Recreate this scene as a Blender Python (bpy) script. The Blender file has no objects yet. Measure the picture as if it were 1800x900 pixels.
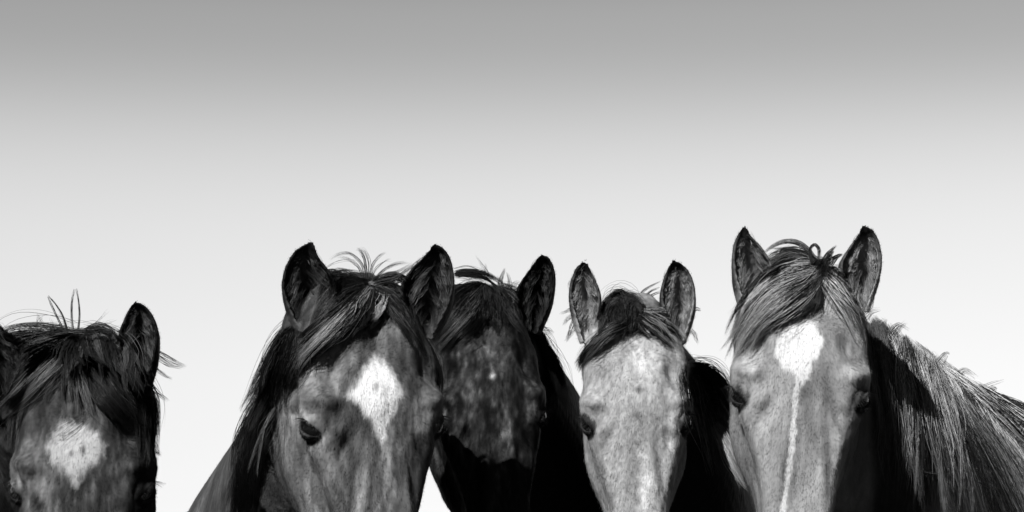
import bpy, math, random
import numpy as np
from mathutils import Vector
from mathutils.bvhtree import BVHTree

rad = math.radians
scene = bpy.context.scene
COL = scene.collection

# ------------------------------------------------------------------ camera
CAM = np.array([0.0, -4.5, 1.2])
PITCH = rad(9.96)
K = 0.4                                   # picture width / distance
cam_data = bpy.data.cameras.new("camera")
cam_data.lens = 36.0 / K
cam_data.sensor_width = 36.0
cam_data.clip_end = 5000
cam = bpy.data.objects.new("camera", cam_data)
cam.location = CAM
cam.rotation_euler = (math.pi / 2 + PITCH, 0, 0)
COL.objects.link(cam)
scene.camera = cam
RV = np.array([1.0, 0, 0])
FV = np.array([0, math.cos(PITCH), math.sin(PITCH)])
UV = np.array([0, -math.sin(PITCH), math.cos(PITCH)])

# ------------------------------------------------------------------ sky, sun, exposure
SUN_EL, SUN_AZ = 39.0, 26.0               # azimuth: degrees to the left of straight behind the camera
world = bpy.data.worlds.new("World")
scene.world = world
world.use_nodes = True
nt = world.node_tree
nt.nodes.clear()
N = nt.nodes.new
out = N("ShaderNodeOutputWorld"); bg = N("ShaderNodeBackground")
sky = N("ShaderNodeTexSky"); sky.sky_type = 'NISHITA'; sky.sun_disc = False
sky.sun_elevation = rad(SUN_EL); sky.sun_rotation = rad(180 + SUN_AZ)
sky.altitude = 900; sky.air_density = 1.0; sky.dust_density = 0.6; sky.ozone_density = 1.0
bw = N("ShaderNodeRGBToBW")
nt.links.new(sky.outputs[0], bw.inputs[0])
# a black and white film behind a deep filter: the blue height of the sky goes dark
geo = N("ShaderNodeTexCoord"); sep = N("ShaderNodeSeparateXYZ")
nt.links.new(geo.outputs["Generated"], sep.inputs[0])
ramp = N("ShaderNodeValToRGB")
nt.links.new(sep.outputs[2], ramp.inputs[0])
SKYRAMP = [(0.0, 0.72), (0.076, 0.735), (0.087, 0.77), (0.105, 0.822), (0.122, 0.878), (0.14, 0.925), (0.153, 0.950), (0.166, 0.975), (0.18, 0.998), (0.193, 1.0), (0.206, 0.975), (0.219, 0.918), (0.232, 0.818), (0.245, 0.722), (0.257, 0.671), (0.269, 0.669), (0.33, 0.502), (0.45, 0.268), (0.7, 0.099), (1.0, 0.079)]
cr = ramp.color_ramp
cr.interpolation = 'B_SPLINE'
while len(cr.elements) < len(SKYRAMP):
    cr.elements.new(0.5)
for e, (p, v) in zip(cr.elements, SKYRAMP):
    e.position = p; e.color = (v, v, v, 1)
# away from the bright side of the sky (towards +y) it falls off
azr = N("ShaderNodeMapRange"); azr.inputs[1].default_value = -0.2; azr.inputs[2].default_value = 0.85
azr.inputs[3].default_value = 0.07; azr.inputs[4].default_value = 1.0
nt.links.new(sep.outputs[1], azr.inputs[0])
m1 = N("ShaderNodeMath"); m1.operation = 'MULTIPLY'
m2 = N("ShaderNodeMath"); m2.operation = 'MULTIPLY'
nt.links.new(bw.outputs[0], m1.inputs[0]); nt.links.new(ramp.outputs[0], m1.inputs[1])
nt.links.new(m1.outputs[0], m2.inputs[0]); nt.links.new(azr.outputs[0], m2.inputs[1])
nt.links.new(m2.outputs[0], bg.inputs[0]); bg.inputs[1].default_value = 0.1215
nt.links.new(bg.outputs[0], out.inputs[0])

sd = bpy.data.lights.new("sun", 'SUN')
sd.energy = 5.0; sd.angle = rad(0.5); sd.color = (1, 1, 1)
sun = bpy.data.objects.new("sun", sd)
to_sun = Vector((-math.sin(rad(SUN_AZ)) * math.cos(rad(SUN_EL)), -math.cos(rad(SUN_AZ)) * math.cos(rad(SUN_EL)), math.sin(rad(SUN_EL))))
sun.rotation_euler = to_sun.to_track_quat('Z', 'Y').to_euler()
COL.objects.link(sun)

scene.view_settings.view_transform = 'Standard'
scene.view_settings.look = 'None'
scene.view_settings.exposure = 0.55
scene.view_settings.gamma = 1.0
scene.cycles.max_bounces = 4
scene.cycles.diffuse_bounces = 2

# ------------------------------------------------------------------ helpers
def P(px, py, D):
    """point seen at picture position px,py (1800 x 900) at depth D along the view"""
    px = np.asarray(px, float)[..., None]; py = np.asarray(py, float)[..., None]; D = np.asarray(D, float)[..., None]
    return CAM + D * (FV + (px - 900) / 1800 * K * RV + (450 - py) / 1800 * K * UV)

def to_px(w):
    d = w - CAM
    D = d @ FV
    return 900 + (d @ RV) / D / K * 1800, 450 - (d @ UV) / D / K * 1800, D

_rs = np.random.RandomState(7)
_TAB = _rs.rand(64, 64, 64)
def vnoise(p):
    i = np.floor(p).astype(int); f = p - i; f = f * f * (3 - 2 * f)
    i &= 63; j = (i + 1) & 63
    def g(a, b, c): return _TAB[a, b, c]
    x0, y0, z0 = i.T; x1, y1, z1 = j.T; fx, fy, fz = f.T
    a = g(x0, y0, z0) * (1 - fx) + g(x1, y0, z0) * fx
    b = g(x0, y1, z0) * (1 - fx) + g(x1, y1, z0) * fx
    c = g(x0, y0, z1) * (1 - fx) + g(x1, y0, z1) * fx
    d = g(x0, y1, z1) * (1 - fx) + g(x1, y1, z1) * fx
    a = a * (1 - fy) + b * fy; c = c * (1 - fy) + d * fy
    return a * (1 - fz) + c * fz
def fbm(p, o=3):
    s = 0; a = .5; t = 0
    for _ in range(o):
        s = s + a * vnoise(p); t += a; p = p * 2.03 + 11.3; a *= .5
    return s / t

def mesh_from(name, V, F):
    """F: int array (n,3) or (n,4)"""
    V = np.asarray(V, np.float32); F = np.asarray(F, np.int32)
    m = bpy.data.meshes.new(name)
    m.vertices.add(len(V)); m.vertices.foreach_set("co", V.ravel())
    k = F.shape[1]
    m.loops.add(F.size); m.loops.foreach_set("vertex_index", F.ravel())
    m.polygons.add(len(F)); m.polygons.foreach_set("loop_start", np.arange(0, F.size, k, dtype=np.int32))
    m.polygons.foreach_set("loop_total", np.full(len(F), k, np.int32))
    m.polygons.foreach_set("use_smooth", np.ones(len(F), bool))
    m.update(calc_edges=True)
    return m

def set_coat(mesh, val):
    a = mesh.attributes.new("coat", 'FLOAT', 'POINT')
    a.data.foreach_set("value", np.asarray(val, np.float32))

def loft(rings):
    """rings: (n, m, 3) closed cross-sections -> closed tri/quad mesh as quads (caps as fans of degenerate-free quads via triangles)"""
    rings = np.asarray(rings, float); n, m, _ = rings.shape
    V = rings.reshape(-1, 3)
    c0 = rings[0].mean(0); c1 = rings[-1].mean(0)
    V = np.vstack([V, c0, c1])
    i = np.arange(n - 1)[:, None] * m; j = np.arange(m)[None, :]; jn = (j + 1) % m
    a = (i + j).ravel(); b = (i + jn).ravel(); c = (i + m + jn).ravel(); d = (i + m + j).ravel()
    T = np.vstack([np.stack([a, b, c], 1), np.stack([a, c, d], 1)])
    jj = np.arange(m); jn = (jj + 1) % m
    T = np.vstack([T, np.stack([np.full(m, n * m), jn, jj], 1), np.stack([np.full(m, n * m + 1), (n - 1) * m + jj, (n - 1) * m + jn], 1)])
    return V, T

def crom(pts, n, closed=False):
    """Catmull-Rom through pts (k, dims) -> n samples"""
    pts = np.asarray(pts, float); k = len(pts)
    t = np.linspace(0, k - 1, n); i = np.clip(np.floor(t).astype(int), 0, k - 2); f = (t - i)[:, None]
    f = f.reshape((-1,) + (1,) * (pts.ndim - 1))
    p0 = pts[np.clip(i - 1, 0, k - 1)]; p1 = pts[i]; p2 = pts[i + 1]; p3 = pts[np.clip(i + 2, 0, k - 1)]
    return 0.5 * (2 * p1 + (p2 - p0) * f + (2 * p0 - 5 * p1 + 4 * p2 - p3) * f**2 + (3 * p1 - p0 - 3 * p2 + p3) * f**3)

def tube(pts, rads, n=40, m=20, tall=1.0, up=(0, 0, 1)):
    """tapered tube through pts; rads (r_lateral, r_tall)"""
    pts = crom(pts, n); r = np.asarray(rads, float)
    if r.ndim == 1: r = np.stack([r, r], 1)
    r = crom(r, n)
    T = np.gradient(pts, axis=0); T /= np.linalg.norm(T, axis=1)[:, None]
    up = np.asarray(up, float)
    S = np.cross(T, up); S /= np.linalg.norm(S, axis=1)[:, None] + 1e-9
    U = np.cross(S, T)
    a = np.linspace(0, 2 * np.pi, m, endpoint=False)
    # rounded ends
    ext0 = pts[:1] - T[:1] * r[0].min() * .6; ext1 = pts[-1:] + T[-1:] * r[-1].min() * .6
    pts = np.vstack([ext0, pts, ext1]); r = np.vstack([r[:1] * .45, r, r[-1:] * .45])
    S = np.vstack([S[:1], S, S[-1:]]); U = np.vstack([U[:1], U, U[-1:]])
    rings = pts[:, None] + np.cos(a)[None, :, None] * S[:, None] * r[:, None, :1] + np.sin(a)[None, :, None] * U[:, None] * r[:, None, 1:]
    return loft(rings)

# ------------------------------------------------------------------ materials
def coat_material(name, rough, spec, bump, nscale):
    m = bpy.data.materials.new(name); m.use_nodes = True
    t = m.node_tree; b = t.nodes["Principled BSDF"]
    at = t.nodes.new("ShaderNodeAttribute"); at.attribute_name = "coat"
    tc = t.nodes.new("ShaderNodeTexCoord")
    mp = t.nodes.new("ShaderNodeMapping"); mp.inputs['Scale'].default_value = (nscale, nscale, nscale * .22)
    nz = t.nodes.new("ShaderNodeTexNoise"); nz.inputs['Scale'].default_value = 1.0; nz.inputs['Detail'].default_value = 4
    t.links.new(tc.outputs['Object'], mp.inputs[0]); t.links.new(mp.outputs[0], nz.inputs[0])
    mr = t.nodes.new("ShaderNodeMapRange"); mr.inputs[3].default_value = .9; mr.inputs[4].default_value = 1.1
    mr.inputs[1].default_value = .25; mr.inputs[2].default_value = .75
    t.links.new(nz.outputs[0], mr.inputs[0])
    mu = t.nodes.new("ShaderNodeMath"); mu.operation = 'MULTIPLY'
    t.links.new(at.outputs['Fac'], mu.inputs[0]); t.links.new(mr.outputs[0], mu.inputs[1])
    t.links.new(mu.outputs[0], b.inputs['Base Color'])
    b.inputs['Roughness'].default_value = rough
    b.inputs['Specular IOR Level'].default_value = spec
    if bump:
        bp = t.nodes.new("ShaderNodeBump"); bp.inputs['Strength'].default_value = bump; bp.inputs['Distance'].default_value = .002
        t.links.new(nz.outputs[0], bp.inputs['Height']); t.links.new(bp.outputs[0], b.inputs['Normal'])
    return m
M_SKIN = coat_material("horse_coat", .6, .12, .2, 420)
M_FUR = coat_material("horse_fur", .6, .1, 0, 300)
M_HAIR = coat_material("horse_hair", .4, .16, 0, 200)

def simple_mat(name, base, rough, spec=.5, var=.2, scale=30):
    m = bpy.data.materials.new(name); m.use_nodes = True
    t = m.node_tree; b = t.nodes["Principled BSDF"]
    nz = t.nodes.new("ShaderNodeTexNoise"); nz.inputs['Scale'].default_value = scale; nz.inputs['Detail'].default_value = 5
    rp = t.nodes.new("ShaderNodeValToRGB")
    lo, hi = base * (1 - var), base * (1 + var)
    rp.color_ramp.elements[0].color = (lo, lo, lo, 1); rp.color_ramp.elements[1].color = (hi, hi, hi, 1)
    t.links.new(nz.outputs[0], rp.inputs[0]); t.links.new(rp.outputs[0], b.inputs['Base Color'])
    b.inputs['Roughness'].default_value = rough; b.inputs['Specular IOR Level'].default_value = spec
    return m
M_EYE = simple_mat("horse_eye", .004, .08, .8)
M_HOOF = simple_mat("hoof_horn", .05, .6)
M_GROUND = simple_mat("dry_pasture", .035, .95, .1, .5, 3)
M_GRASS = simple_mat("pasture_grass", .04, .8, .1, .4, 20)

def link(name, mesh, mat, parent=None):
    o = bpy.data.objects.new(name, mesh)
    if mat and not mesh.materials: mesh.materials.append(mat)
    COL.objects.link(o)
    if parent is not None:
        o.parent = parent
        o.matrix_parent_inverse = parent.matrix_world.inverted()
    return o

# ------------------------------------------------------------------ ground
g = np.array([[-2500, -2500, 0], [2500, -2500, 0], [2500, 2500, 0], [-2500, 2500, 0]], float)
gr = link("ground", mesh_from("ground", g, [[0, 1, 2, 3]]), M_GROUND); gr["kind"] = "structure"
rs = np.random.RandomState(3)
n = 26000
gx = rs.uniform(-5, 6, n); gy = rs.uniform(-6, 6, n); h = rs.uniform(.04, .16, n); a = rs.uniform(0, 6.28, n); ln = rs.normal(0, .03, (n, 2))
V = np.stack([np.stack([gx - .003 * np.cos(a), gy - .003 * np.sin(a), 0 * h], 1),
              np.stack([gx + .003 * np.cos(a), gy + .003 * np.sin(a), 0 * h], 1),
              np.stack([gx + ln[:, 0], gy + ln[:, 1], h], 1)], 1).reshape(-1, 3)
go = link("grass", mesh_from("grass", V, np.arange(3 * n).reshape(-1, 3)), M_GRASS); go["kind"] = "stuff"

# ------------------------------------------------------------------ head
LV = [.235, .20, .15, .09, .04, 0, -.04, -.08, -.14, -.20, -.27, -.33, -.38, -.415]
HP = [
 [(0,.10),(.012,.102),(.025,.11),(.035,.12),(.04,.14),(.04,.16),(.03,.18),(.015,.19),(0,.19)],
 [(0,.060),(.02,.062),(.045,.07),(.062,.09),(.07,.12),(.07,.16),(.055,.2),(.03,.22),(0,.22)],
 [(0,.03),(.034,.032),(.068,.045),(.088,.075),(.092,.12),(.088,.17),(.07,.22),(.04,.25),(0,.25)],
 [(0,.008),(.037,.010),(.076,.022),(.097,.06),(.096,.11),(.094,.18),(.078,.26),(.04,.29),(0,.29)],
 [(0,0),(.038,.002),(.081,.013),(.104,.052),(.094,.09),(.095,.17),(.08,.27),(.04,.31),(0,.31)],
 [(0,0),(.038,.002),(.084,.012),(.107,.046),(.094,.085),(.098,.16),(.08,.27),(.04,.31),(0,.30)],
 [(0,.002),(.036,.004),(.077,.015),(.097,.052),(.090,.085),(.098,.16),(.078,.27),(.035,.30),(0,.28)],
 [(0,.004),(.034,.006),(.069,.017),(.084,.052),(.080,.085),(.094,.155),(.072,.26),(.03,.28),(0,.26)],
 [(0,.006),(.030,.007),(.056,.017),(.067,.050),(.065,.085),(.079,.145),(.06,.22),(.025,.235),(0,.22)],
 [(0,.008),(.027,.009),(.048,.018),(.057,.048),(.056,.085),(.058,.13),(.045,.17),(.02,.18),(0,.175)],
 [(0,.012),(.024,.013),(.042,.021),(.050,.046),(.050,.08),(.047,.11),(.036,.135),(.018,.142),(0,.14)],
 [(0,.020),(.024,.020),(.045,.028),(.056,.05),(.054,.075),(.046,.10),(.034,.125),(.018,.132),(0,.13)],
 [(0,.034),(.022,.034),(.042,.040),(.052,.056),(.050,.075),(.044,.095),(.032,.112),(.016,.118),(0,.117)],
 [(0,.055),(.015,.055),(.026,.06),(.032,.068),(.032,.076),(.028,.086),(.02,.094),(.01,.098),(0,.098)],
]
SEED = 0.0
def head_grid(wscale=None):
    """full head surface in its own frame: x right, y away, z up; origin on the forehead between the eyes"""
    nz, ns = 340, 130
    prof = np.array(HP)[::-1]; lv = np.array(LV)[::-1]
    zz = np.linspace(lv[0], lv[-1], nz)
    # cubic-ish interpolation over z (hermite with finite differences)
    d = np.gradient(prof.reshape(len(lv), -1), lv, axis=0).reshape(prof.shape)
    i = np.clip(np.searchsorted(lv, zz) - 1, 0, len(lv) - 2)
    hgt = (lv[i + 1] - lv[i]); t = ((zz - lv[i]) / hgt)[:, None, None]; hh = hgt[:, None, None]
    h00 = 2*t**3 - 3*t**2 + 1; h10 = t**3 - 2*t**2 + t; h01 = -2*t**3 + 3*t**2; h11 = t**3 - t**2
    pr = h00 * prof[i] + h10 * hh * d[i] + h01 * prof[i + 1] + h11 * hh * d[i + 1]      # nz, 9, 2
    pr = crom(np.swapaxes(pr, 0, 1), ns)                                                # ns, nz, 2
    pr = np.swapaxes(pr, 0, 1)
    X = np.clip(pr[..., 0], 0, None); Y = pr[..., 1]
    Xf = np.concatenate([X, -X[:, ::-1][:, 1:-1]], 1); Yf = np.concatenate([Y, Y[:, ::-1][:, 1:-1]], 1)
    Z = np.repeat(zz[:, None], Xf.shape[1], 1)
    R = np.stack([Xf, Yf, Z], -1)
    # normals from grid
    du = np.roll(R, -1, 1) - np.roll(R, 1, 1); dv = np.gradient(R, axis=0)
    Nn = np.cross(du, dv); Nn /= np.linalg.norm(Nn, axis=-1, keepdims=True) + 1e-9
    ctr = np.stack([0 * Z, 0 * Z + .12, Z], -1)
    s = np.sign(((R - ctr) * Nn).sum(-1)); Nn *= s[..., None]
    ax = np.abs(R[..., 0]); y = R[..., 1]; z = R[..., 2]
    disp = np.zeros_like(z)
    def bump(cx, cy, cz, sx, sy, sz, amt, ang=0):
        """gaussian on both sides; ang tilts in the x-z plane"""
        nonlocal disp
        dx = ax - cx; dz = z - cz; c, s_ = math.cos(rad(ang)), math.sin(rad(ang))
        u = dx * c + dz * s_; v = -dx * s_ + dz * c
        e = (u / sx) ** 2 + (v / sz) ** 2
        if sy: e = e + ((y - cy) / sy) ** 2
        disp += amt * np.exp(-e)
    front = 1 / (1 + np.exp((y - .17) / .01))
    bump(.072, 0, .066, .014, 0, .028, -.016, 24)          # hollow above the eye
    bump(.086, 0, .020, .022, 0, .012, .0075, 26)           # brow ridge
    bump(.070, 0, .018, .016, 0, .012, .004, 10)
    bump(.094, .036, -.022, .022, .030, .017, -.012)       # eye socket
    bump(.060, 0, .012, .010, 0, .030, -.004, 12)
    bump(.093, 0, .085, .010, 0, .03, .005)
    bump(.044, 0, .115, .022, 0, .05, .008, 10)            # temporal muscles
    bump(.0, 0, .12, .010, 0, .06, -.005)
    bump(.0, 0, .02, .03, 0, .04, .006)                    # forehead dome
    bump(.030, 0, -.13, .008, 0, .08, .005, 4)             # edges of the nasal bones
    bump(.0, 0, -.16, .012, 0, .10, -.0025)
    bump(.058, 0, -.055, .009, 0, .030, -.009, 24)         # below the inner corner of the eye
    bump(.066, 0, -.030, .009, 0, .014, .004, 30)
    bump(.046, 0, -.12, .007, 0, .05, -.004, 8)
    bump(.092, .14, -.09, .03, .025, .06, .006, 6)         # cheek muscle
    bump(.058, .035, -.16, .010, .03, .06, -.003, 10)
    bump(.048, 0, -.335, .012, 0, .018, .006)              # nostril rim
    bump(.047, .03, -.345, .008, .02, .012, -.014)         # nostril
    R = R + Nn * (disp * front)[..., None]
    nv = fbm(R.reshape(-1, 3) * np.array([46, 46, 20]) + SEED, 3).reshape(z.shape) - .5
    R = R + Nn * (nv * .007)[..., None]
    return R

EYE_C = np.array([.0832, .049, -.020])
EYE_R = .0235
def eye_frame(side):
    g = np.array([.80 * side, -.60, .0]); g /= np.linalg.norm(g)
    fwd = np.array([-.60 * side, -.50, -.62]); fwd -= g * (fwd @ g); fwd /= np.linalg.norm(fwd)   # towards the inner corner
    up = np.cross(g, fwd); up *= np.sign(up[2])
    return g, fwd, up

def lids(side):
    g, f, u = eye_frame(side)
    c = EYE_C * np.array([side, 1, 1])
    parts = []
    def arc(sign, hgt, r, rr, lift=0, n=24):
        t = np.linspace(-1.12, 1.12, n)
        a = t * 1.0; b = sign * hgt * (1 - (t / 1.12) ** 2)
        dirs = np.cos(b)[:, None] * (np.cos(a)[:, None] * g + np.sin(a)[:, None] * f) + np.sin(b)[:, None] * u
        pts = c + dirs * r
        rads = rr * (1 - .45 * np.abs(t / 1.12))
        return tube(pts, rads, 40, 10, up=g)
    parts.append(arc(1, .40, EYE_R + .0016, .0050))
    parts.append(arc(-1, .52, EYE_R + .0006, .0032))
    parts.append(arc(1, .85, EYE_R + .0036, .0060))     # brow fold
    parts.append(arc(-1, 1.05, EYE_R - .0020, .0050))    # fold under the eye
    return parts

def ear(outer, inner, D0, dback=.03, depth=1.0, th=.0055, lean=0.0):
    """cupped ear between two picture outlines base -> tip, open towards the front; real depth of the cup"""
    o = crom(outer, 60); i = crom(inner, 60)
    t = np.linspace(0, 1, 60)
    sc = D0 * K / 1800
    mid = (o + i) / 2; half = (i - o) / 2
    a = np.linalg.norm(half, axis=1) * sc; a = np.maximum(a, .0035)
    D = D0 + lean * t
    C = P(mid[:, 0], mid[:, 1], D)
    H = P(i[:, 0], i[:, 1], D) - P(o[:, 0], o[:, 1], D)
    H /= np.linalg.norm(H, axis=1)[:, None] + 1e-9
    phim = np.interp(t, [0, .2, .45, .8, 1], [2.75, 2.3, 1.75, 1.45, 1.3])
    rings = []
    for k in range(60):
        pm = phim[k]; ph = np.linspace(-pm, pm, 26)
        nrm = math.sin(pm) if pm < math.pi / 2 else 1.0
        b = a[k] * np.interp(t[k], [0, .5, 1], [1.15, 1.1, .8]) * depth
        tt = min(th, .42 * a[k])
        xo = a[k] * np.sin(ph) / nrm; yo = b * (np.cos(ph) - math.cos(pm))
        ai = a[k] - tt; bi = b - tt
        ph2 = ph[::-1]
        xi = ai * np.sin(ph2) / nrm; yi = bi * (np.cos(ph2) - math.cos(pm))
        xs = np.concatenate([xo, xi]); ys = np.concatenate([yo, yi])
        rings.append(C[k] + xs[:, None] * H[k] + (ys[:, None]) * FV)
    return loft(rings)

# ------------------------------------------------------------------ hair strands
def strands(paths, radii, vals):
    """paths (S,K,3), radii (S,K), vals (S,K) -> three-sided tapered tubes"""
    S, Kp, _ = paths.shape
    T = np.gradient(paths, axis=1); T /= np.linalg.norm(T, axis=2, keepdims=True) + 1e-9
    ref = np.zeros_like(T); ref[...] = FV
    A = np.cross(T, ref); A /= np.linalg.norm(A, axis=2, keepdims=True) + 1e-9
    B = np.cross(T, A)
    V = []
    for k in range(3):
        an = 2 * np.pi * k / 3
        V.append(paths + radii[..., None] * (math.cos(an) * A + math.sin(an) * B))
    V = np.stack(V, 2)                                  # S,K,3,3
    idx = np.arange(S * Kp * 3).reshape(S, Kp, 3)
    Fq = []
    for k in range(3):
        k2 = (k + 1) % 3
        Fq.append(np.stack([idx[:, :-1, k], idx[:, :-1, k2], idx[:, 1:, k2], idx[:, 1:, k]], -1).reshape(-1, 4))
    return V.reshape(-1, 3), np.vstack(Fq), np.repeat(vals[..., None], 3, 2).ravel()

class Groom:
    """hair of one horse; every lock follows a guide, lying on the body where there is body under it"""
    def __init__(s, dmap, org, step, D0, seed):
        s.dm, s.org, s.step, s.D0 = dmap, org, step, D0
        s.r = np.random.RandomState(seed); s.out = {}
    def depth(s, px, py):
        i = (px - s.org[0]) / s.step; j = (py - s.org[1]) / s.step
        i = np.clip(np.round(i).astype(int), 0, s.dm.shape[1] - 1); j = np.clip(np.round(j).astype(int), 0, s.dm.shape[0] - 1)
        return s.dm[j, i]
    def lock(s, part, guide, n, root, tip, val, w=.55, lift=6, wave=3, freq=1.5, dep=None, Kp=14, clump=.35, tipval=1.0, lenvar=.25, dofs=0.0, rootvar=.12, bulge=0.0):
        """guide: px points; root/tip: spread in px; val: (lo, hi) albedo; w: half width mm; lift: mm above the coat; dep: fixed depth"""
        r = s.r; n = int(n * 1.7); w = w * .66
        G = crom(guide, Kp)
        T = np.gradient(G, axis=0); T /= np.linalg.norm(T, axis=1)[:, None] + 1e-9
        Nn = np.stack([-T[:, 1], T[:, 0]], 1)
        u = np.linspace(0, 1, Kp)
        nc = max(1, n // 12); cc = r.uniform(-1, 1, nc); ci = r.randint(0, nc, n)
        a0 = r.uniform(-1, 1, n); a1 = (1 - clump) * (a0 + r.normal(0, .35, n)) + clump * cc[ci] * 1.1 + r.normal(0, .06, n)
        off = root * a0[:, None] * (1 - u) ** 1.0 + tip * a1[:, None] * u ** 1.1 + bulge * a0[:, None] * np.sin(np.pi * u)
        ph = r.uniform(0, 6.28, n)[:, None] * .35 + cc[ci][:, None] * 5; fr = freq * r.uniform(.7, 1.3, n)[:, None]
        off = off + wave * np.sin(ph + u * fr * 6.28) * u * r.uniform(.3, 1, n)[:, None]
        L = 1 - lenvar * r.rand(n)[:, None]; s0 = rootvar * r.rand(n)[:, None]; uu = s0 + u[None] * (L - s0)
        gi = uu * (Kp - 1); i0 = np.clip(gi.astype(int), 0, Kp - 2); f = (gi - i0)[..., None]
        gp = G[i0] * (1 - f) + G[i0 + 1] * f; gn = Nn[i0] * (1 - f) + Nn[i0 + 1] * f
        q = gp + gn * off[..., None]
        if dep is None:
            D = s.depth(q[..., 0], q[..., 1]); D = np.where(np.isfinite(D), D, np.nan)
            # forward, then backward fill
            for k in range(1, Kp): D[:, k] = np.where(np.isnan(D[:, k]), D[:, k - 1], D[:, k])
            for k in range(Kp - 2, -1, -1): D[:, k] = np.where(np.isnan(D[:, k]), D[:, k + 1], D[:, k])
            D = np.where(np.isnan(D), s.D0 + .05, D)
            raw = D.copy()
            for _ in range(3):
                D[:, 1:-1] = (D[:, :-2] + D[:, 1:-1] * 2 + D[:, 2:]) / 4
            D = np.minimum(D, raw) - (lift * r.uniform(.15, 1, n))[:, None] * .001 * (0.35 + np.sin(np.pi * np.clip(u * .8 + .1, 0, 1))[None])
        else:
            dd = np.interp(u, np.linspace(0, 1, len(dep)), dep) if hasattr(dep, '__len__') else np.full(Kp, dep)
            D = dd[None] - (lift * r.uniform(-1, 1, n))[:, None] * .001 * (.4 + u[None])
        D = D + dofs
        pts = P(q[..., 0], q[..., 1], D)
        rr = w * .001 * r.uniform(.6, 1.3, n)[:, None] * np.clip(1.15 - u[None] ** 2.2, .12, 1) * np.clip(.45 + 4 * u[None], 0, 1)
        v = r.uniform(0, 1, n) ** 1.3; v = val[0] + (val[1] - val[0]) * (.65 * v + .35 * np.abs(cc[ci]))
        vv = v[:, None] * (1 + (tipval - 1) * u[None]) * r.uniform(.85, 1.15, (n, Kp))
        s.out.setdefault((part, Kp), []).append((pts, rr, vv))
    def fan(s, part, ga, gb, nl, nh, vals, width=5, jit=5, lenj=.3, bow=8, **kw):
        """many separate locks between two guides; vals: list of (weight, (lo, hi))"""
        r = s.r; ga, gb = crom(ga, 9), crom(gb, 9); w = np.array([v[0] for v in vals], float); w /= w.sum(); u = np.linspace(0, 1, 9)[:, None]
        for k in range(nl):
            t = r.rand(); g = ga * (1 - t) + gb * t
            L = 1 - lenj * r.rand()
            g = crom(g[:], 40)[: max(6, int(40 * L))]; g = crom(g, 9)
            d = g[-1] - g[0]; nn = np.array([-d[1], d[0]]) / (np.linalg.norm(d) + 1e-9)
            g = g + r.normal(0, jit, 2) * (.3 + .7 * u) + nn * (np.sin(np.pi * u) * r.normal(0, bow)) + nn * (u ** 2 * r.normal(0, bow))
            v = vals[r.choice(len(vals), p=w)][1]; m = r.uniform(v[0], v[1])
            ww = width * r.uniform(.5, 1.4)
            s.lock(part, g, max(4, int(nh * r.uniform(.5, 1.5))), ww * .9, ww * .35, (m * .4, m * 1.45), bulge=ww * .35, wave=2.0, clump=.3, **kw)
            if r.rand() < .5:
                s.lock(part, g + r.normal(0, 3, 2), max(2, nh // 8), ww * 2.2, ww * 1.6, (m * .4, m * 1.6), bulge=ww * 1.2, wave=5, clump=0, **{**kw, 'lift': kw.get('lift', 6) + 8})
    def build(s, parent):
        parts = {}
        for (part, Kp), L in s.out.items():
            V, F, c = strands(np.concatenate([l[0] for l in L]), np.concatenate([l[1] for l in L]), np.concatenate([l[2] for l in L]))
            parts.setdefault(part, []).append((V, F, c))
        for part, L in parts.items():
            part = part.rstrip('0123456789')
            o = 0; VV = []; FF = []; CC = []
            for V, F, c in L:
                VV.append(V); FF.append(F + o); CC.append(c); o += len(V)
            m = mesh_from(part, np.vstack(VV), np.vstack(FF)); set_coat(m, np.concatenate(CC))
            link(part, m, M_HAIR, parent)

# ------------------------------------------------------------------ horse
def rotm(yaw, pitch, roll):
    cy, sy = math.cos(yaw), math.sin(yaw); cp, sp = math.cos(pitch), math.sin(pitch); cr_, sr = math.cos(roll), math.sin(roll)
    Rz = np.array([[cy, -sy, 0], [sy, cy, 0], [0, 0, 1]])       # yaw: + turns the face to picture-right
    Rx = np.array([[1, 0, 0], [0, cp, -sp], [0, sp, cp]])
    Ry = np.array([[cr_, 0, sr], [0, 1, 0], [-sr, 0, cr_]])     # roll: + tips the top to picture-right
    return Ry @ Rx @ Rz

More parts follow.
